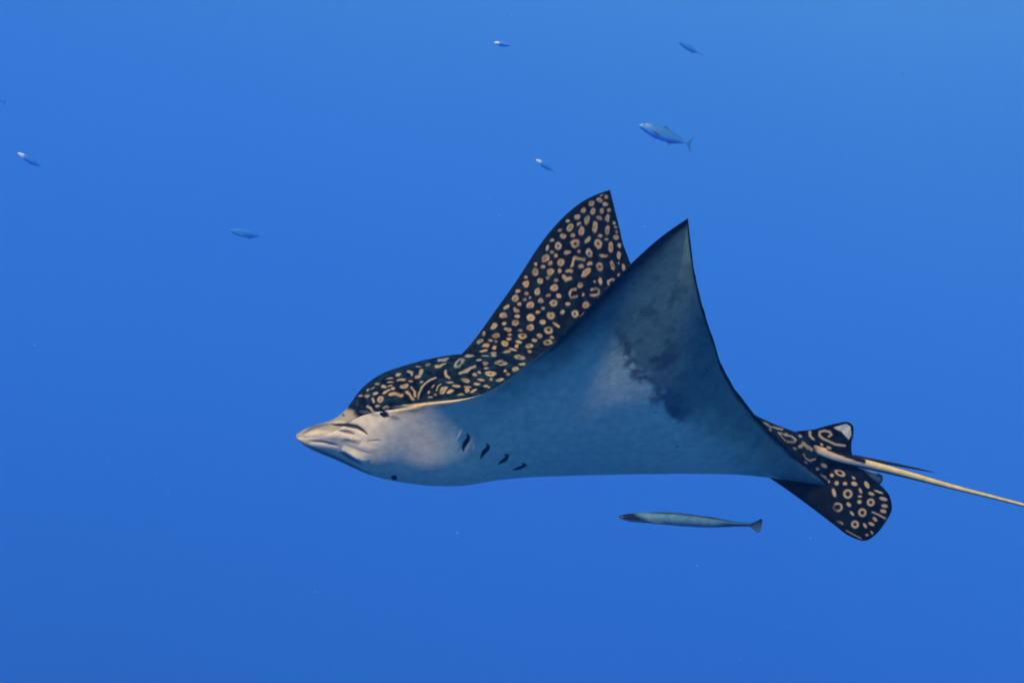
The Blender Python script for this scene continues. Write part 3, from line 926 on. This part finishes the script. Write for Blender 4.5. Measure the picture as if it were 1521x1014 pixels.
# -- the slim remora below the ray's belly
def build_remora():
    root = thing('remora', 'slim grey remora with a dark striped head, swimming below the ray', 'fish', (0, 0, 0))
    prof = [(0, .002, -.004, .006), (.03, .012, -.014, .022), (.08, .020, -.022, .032), (.16, .029, -.024, .036), (.28, .038, -.026, .040),
            (.38, .040, -.029, .038), (.5, .036, -.030, .034), (.62, .028, -.028, .026), (.72, .020, -.022, .018), (.82, .012, -.015, .010), (.92, .010, -.009, .005)]
    P, f, hs = fish_body(prof)
    P[:, 2] *= 1.25
    nf = fbm(P * 1.0, 30, 2); x = P[:, 0]
    col = np.tile(np.array([0.13, 0.27, 0.31]), (len(P), 1))
    col = mixc(col, [0.09, 0.21, 0.26], sstep(.4, .6, nf))
    col = mixc(col, [0.36, 0.42, 0.36], sstep(-.35, -.8, hs) * sstep(.7, .4, x))
    col = mixc(col, [0.008, 0.010, 0.03], sstep(-.5, -.15, hs + .2 * (nf - .5)) * sstep(.175, .11, x + .05 * (hs - .3)))
    col = mixc(col, [0.03, 0.05, 0.09], .75 * sstep(.76, .92, hs) * (sstep(.18, .24, x)) * sstep(.40, .55, fbm(P, 14, 5) + .12))
    col = mixc(col, [0.03, 0.04, 0.07], sstep(.55, .3, abs(hs + .2)) * sstep(.62, .78, x))
    col = mixc(col, [0.04, 0.05, 0.08], sstep(-.8, -.93, hs) * sstep(.5, .62, fbm(P, 12, 9) + .05))
    child(make_mesh('body', P, f, fish_skin, col), root)
    def fin(name, pts, th, c):
        V, F = plate(pts, th)
        return child(make_mesh(name, V, F, fin_mat, np.tile(np.array(c), (len(V), 1)), smooth_shade=False), root)
    V, F = plate([(.88, .006), (.92, .010), (.955, .024), (.985, .042), (1.0, .047), (1.003, .020), (1.001, -.012), (.995, -.04), (.98, -.052), (.96, -.042), (.93, -.016), (.88, -.008)], .004)
    tc = mixc(np.tile(np.array([0.12, 0.20, 0.22]), (len(V), 1)), [0.02, 0.025, 0.05], np.maximum(sstep(.965, .90, V[:, 0]), sstep(.010, .026, V[:, 2])))
    child(make_mesh('tail_fin', V, F, fin_mat, tc, smooth_shade=False), root)
    fin('dorsal_fin', [(.56, .030), (.60, .038), (.64, .036), (.72, .026), (.80, .016), (.84, .010), (.70, .016), (.58, .024)], .003, (.05, .06, .09))
    fin('anal_fin', [(.52, -.028), (.58, -.036), (.64, -.033), (.74, -.024), (.82, -.014), (.70, -.016), (.55, -.022)], .003, (.22, .26, .26))
    V, F = plate([(0, 0), (.04, .008), (.10, .006), (.13, -.002), (.09, -.012), (.03, -.008)], .002)
    for s in (-1, 1):
        o = child(make_mesh('pectoral_fin', V, F, fin_mat, np.tile(np.array([.09, .16, .17]), (len(V), 1)), smooth_shade=False), root)
        o.location = (.17, s * .036, -.004); o.rotation_euler = (0, math.radians(3), s * math.radians(4))
    for s in (-1, 1):
        ev, ef_ = uv_ball((0.065, s * .027, .002), .007, .004, .006, 8, 12)
        child(make_mesh('eye', ev, ef_, plain_mat('remora_eye', (.004, .004, .008), .15)), root)
    V, F = plate([(.035, .013), (.09, .022), (.15, .029), (.15, .026), (.09, .018), (.035, .010)], .020)
    child(make_mesh('sucking_disc', V, F, fin_mat, np.tile(np.array([.012, .014, .03]), (len(V), 1)), smooth_shade=False), root)
    place(root, W(919, 767, 2.50), W(1131, 780, 2.56), math.radians(4))
    return root


build_remora()


# -- silvery fish further out in the blue
GRP = 'silvery fish in the open water beyond the ray'


def build_runner(label, p0, p1, roll):
    root = thing('silver_fish', label, 'fish', (0, 0, 0), GRP)
    prof = [(0, .004, -.006, .004), (.04, .034, -.034, .030), (.10, .062, -.056, .048), (.2, .092, -.086, .062), (.33, .108, -.108, .066), (.45, .104, -.110, .060),
            (.58, .084, -.090, .046), (.70, .052, -.056, .028), (.80, .024, -.028, .014), (.87, .013, -.015, .008), (.91, .014, -.016, .004)]
    P, f, hs = fish_body(prof)
    x = P[:, 0]
    col = np.tile(np.array([0.080, 0.29, 0.50]), (len(P), 1))
    col = mixc(col, [0.045, 0.20, 0.42], sstep(.35, .75, hs))
    col = mixc(col, [0.11, 0.42, 0.88], sstep(-.1, -.6, hs))
    col = mixc(col, [0.26, 0.40, 0.56], sstep(.26, .10, x) * sstep(-.5, -.1, hs))
    child(make_mesh('body', P, f, fish_skin, col), root)
    dk = np.array([.04, .16, .40])
    def fin(name, pts, th, c, z=1):
        V, F = plate(pts, th)
        return child(make_mesh(name, V, F, fin_mat, np.tile(np.array(c), (len(V), 1)), smooth_shade=False), root)
    fin('tail_fin', [(.87, .012), (.90, .030), (.94, .085), (.985, .150), (1.0, .165), (.975, .09), (.955, .02), (.955, -.02), (.975, -.09), (1.0, -.165), (.985, -.15), (.94, -.085), (.90, -.03), (.87, -.012)], .005, dk)
    fin('dorsal_fin', [(.40, .100), (.45, .150), (.48, .152), (.52, .118), (.62, .094), (.76, .052), (.82, .028), (.70, .045), (.55, .080)], .004, (.045, .17, .38))
    fin('anal_fin', [(.52, -.095), (.56, -.140), (.59, -.140), (.64, -.098), (.76, -.054), (.82, -.030), (.70, -.045), (.58, -.080)], .004, (.10, .17, .28))
    V, F = plate([(0, 0), (.04, .016), (.12, .006), (.19, -.03), (.10, -.024), (.02, -.014)], .003)
    for s in (-1, 1):
        o = child(make_mesh('pectoral_fin', V, F, fin_mat, np.tile(np.array([.12, .2, .3]), (len(V), 1)), smooth_shade=False), root)
        o.location = (.22, s * .062, -.02); o.rotation_euler = (0, math.radians(12), s * math.radians(14))
    for s in (-1, 1):
        ev, ef_ = uv_ball((0.075, s * .037, .016), .014, .008, .014, 8, 12)
        child(make_mesh('eye', ev, ef_, plain_mat('fish_eye', (.01, .01, .015), .15)), root)
    place(root, p0, p1, roll)
    return root


def copy_fish(src, label, p0, p1, roll, body_mat=None):
    r = src.copy(); COL.objects.link(r)
    r['label'] = label
    for ch in src.children:
        c = ch.copy(); COL.objects.link(c); c.parent = r
        if body_mat and ch.name.split('.')[0] == 'body':
            c.material_slots[0].link = 'OBJECT'; c.material_slots[0].material = body_mat
        elif body_mat and ch.name.split('.')[0].endswith('fin'):
            c.material_slots[0].link = 'OBJECT'; c.material_slots[0].material = pale_fin
    place(r, p0, p1, roll)
    return r


def faded(name, base, head_glint):
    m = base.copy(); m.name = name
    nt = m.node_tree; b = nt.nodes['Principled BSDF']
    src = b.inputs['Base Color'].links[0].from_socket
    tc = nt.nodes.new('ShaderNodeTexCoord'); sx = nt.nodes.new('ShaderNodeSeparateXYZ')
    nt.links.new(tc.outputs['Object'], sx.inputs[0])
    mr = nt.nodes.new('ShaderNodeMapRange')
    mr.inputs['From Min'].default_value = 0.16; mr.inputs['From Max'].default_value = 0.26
    mr.inputs['To Min'].default_value = 0.0 if head_glint else 0.6; mr.inputs['To Max'].default_value = 0.6
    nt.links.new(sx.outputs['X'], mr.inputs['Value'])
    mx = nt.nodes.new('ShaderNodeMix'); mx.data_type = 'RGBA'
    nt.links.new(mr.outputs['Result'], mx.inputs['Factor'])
    nt.links.new(src, mx.inputs['A']); mx.inputs['B'].default_value = (0.075, 0.38, 0.92, 1)  # distance haze painted in by mixing towards water blue
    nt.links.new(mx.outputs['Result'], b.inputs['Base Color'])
    if head_glint:  # sun glint on the face painted in as a white head
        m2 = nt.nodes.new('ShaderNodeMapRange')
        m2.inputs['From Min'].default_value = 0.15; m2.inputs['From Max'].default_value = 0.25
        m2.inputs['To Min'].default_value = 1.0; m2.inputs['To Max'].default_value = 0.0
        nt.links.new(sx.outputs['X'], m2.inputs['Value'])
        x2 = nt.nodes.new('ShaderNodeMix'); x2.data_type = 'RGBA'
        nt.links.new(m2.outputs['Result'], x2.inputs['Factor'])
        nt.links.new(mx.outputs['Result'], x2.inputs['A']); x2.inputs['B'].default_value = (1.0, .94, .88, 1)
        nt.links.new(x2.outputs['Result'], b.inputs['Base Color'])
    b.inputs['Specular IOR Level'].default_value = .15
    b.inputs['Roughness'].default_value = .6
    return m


glint_skin = faded('sun_glint_fish_skin', fish_skin, True)
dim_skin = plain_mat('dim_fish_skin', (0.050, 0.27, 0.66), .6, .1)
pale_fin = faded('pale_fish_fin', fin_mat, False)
runner = build_runner('silvery fish above the ray, its side and forked tail clearest of all', W(949, 186, 13.0), W(1029, 216, 13.25), math.radians(-8))
copy_fish(runner, 'small fish with a sun glint painted white on its snout at the far left of the water', W(26, 227, 16.0), W(67, 251, 16.2), math.radians(-14), glint_skin)
copy_fish(runner, 'small fish with a sun glint painted as a pale dot on its head, just above the raised wings', W(796, 237, 18.0), W(827, 257, 18.2), math.radians(-12), glint_skin)
copy_fish(runner, 'small fish with a sun glint painted pale on its head, highest in the water, near the top edge', W(734, 64, 16.0), W(764, 68, 16.2), math.radians(-24), glint_skin)
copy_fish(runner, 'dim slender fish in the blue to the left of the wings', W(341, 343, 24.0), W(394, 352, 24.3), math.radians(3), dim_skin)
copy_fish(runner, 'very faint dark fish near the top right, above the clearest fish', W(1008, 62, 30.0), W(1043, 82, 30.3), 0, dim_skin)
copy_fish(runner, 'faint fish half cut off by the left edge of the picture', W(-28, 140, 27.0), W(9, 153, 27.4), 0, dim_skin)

# -- specks drifting in the water
def build_specks():
    V = []; F = []
    known = [(1195, 305, 3.0, .9), (1418, 428, 3.4, .9), (742, 320, 3.0, 1.3), (958, 336, 2.4, .8), (1157, 922, 3.0, .7)]
    pts = [(x, y, d, s) for x, y, d, s in known]
    for _ in range(80):
        pts.append((RNG.uniform(-150, 1670), RNG.uniform(-100, 1110), RNG.uniform(3.3, 11), RNG.uniform(.5, 1.15)))
    for x, y, d, s in pts:
        c = W(x, y, d); r = s * d * K
        b = len(V)
        sx, sy, sz = RNG.uniform(.7, 1.6), RNG.uniform(.7, 1.2), RNG.uniform(.5, 1.1)
        for dx, dy, dz in ((1, 0, 0), (-1, 0, 0), (0, 1, 0), (0, -1, 0), (0, 0, 1), (0, 0, -1)):
            V.append((c[0] + dx * r * sx, c[1] + dy * r * sy, c[2] + dz * r * sz))
        for a in (0, 1):
            for e in (2, 3):
                for g in (4, 5):
                    F.append((b + a, b + e, b + g))
    o = make_mesh('drifting_specks', V, F, plain_mat('speck', (.62, .66, .70), .8))
    o['kind'] = 'stuff'
    o['label'] = 'tiny pale specks drifting in the blue water'
    o['category'] = 'specks'


build_specks()
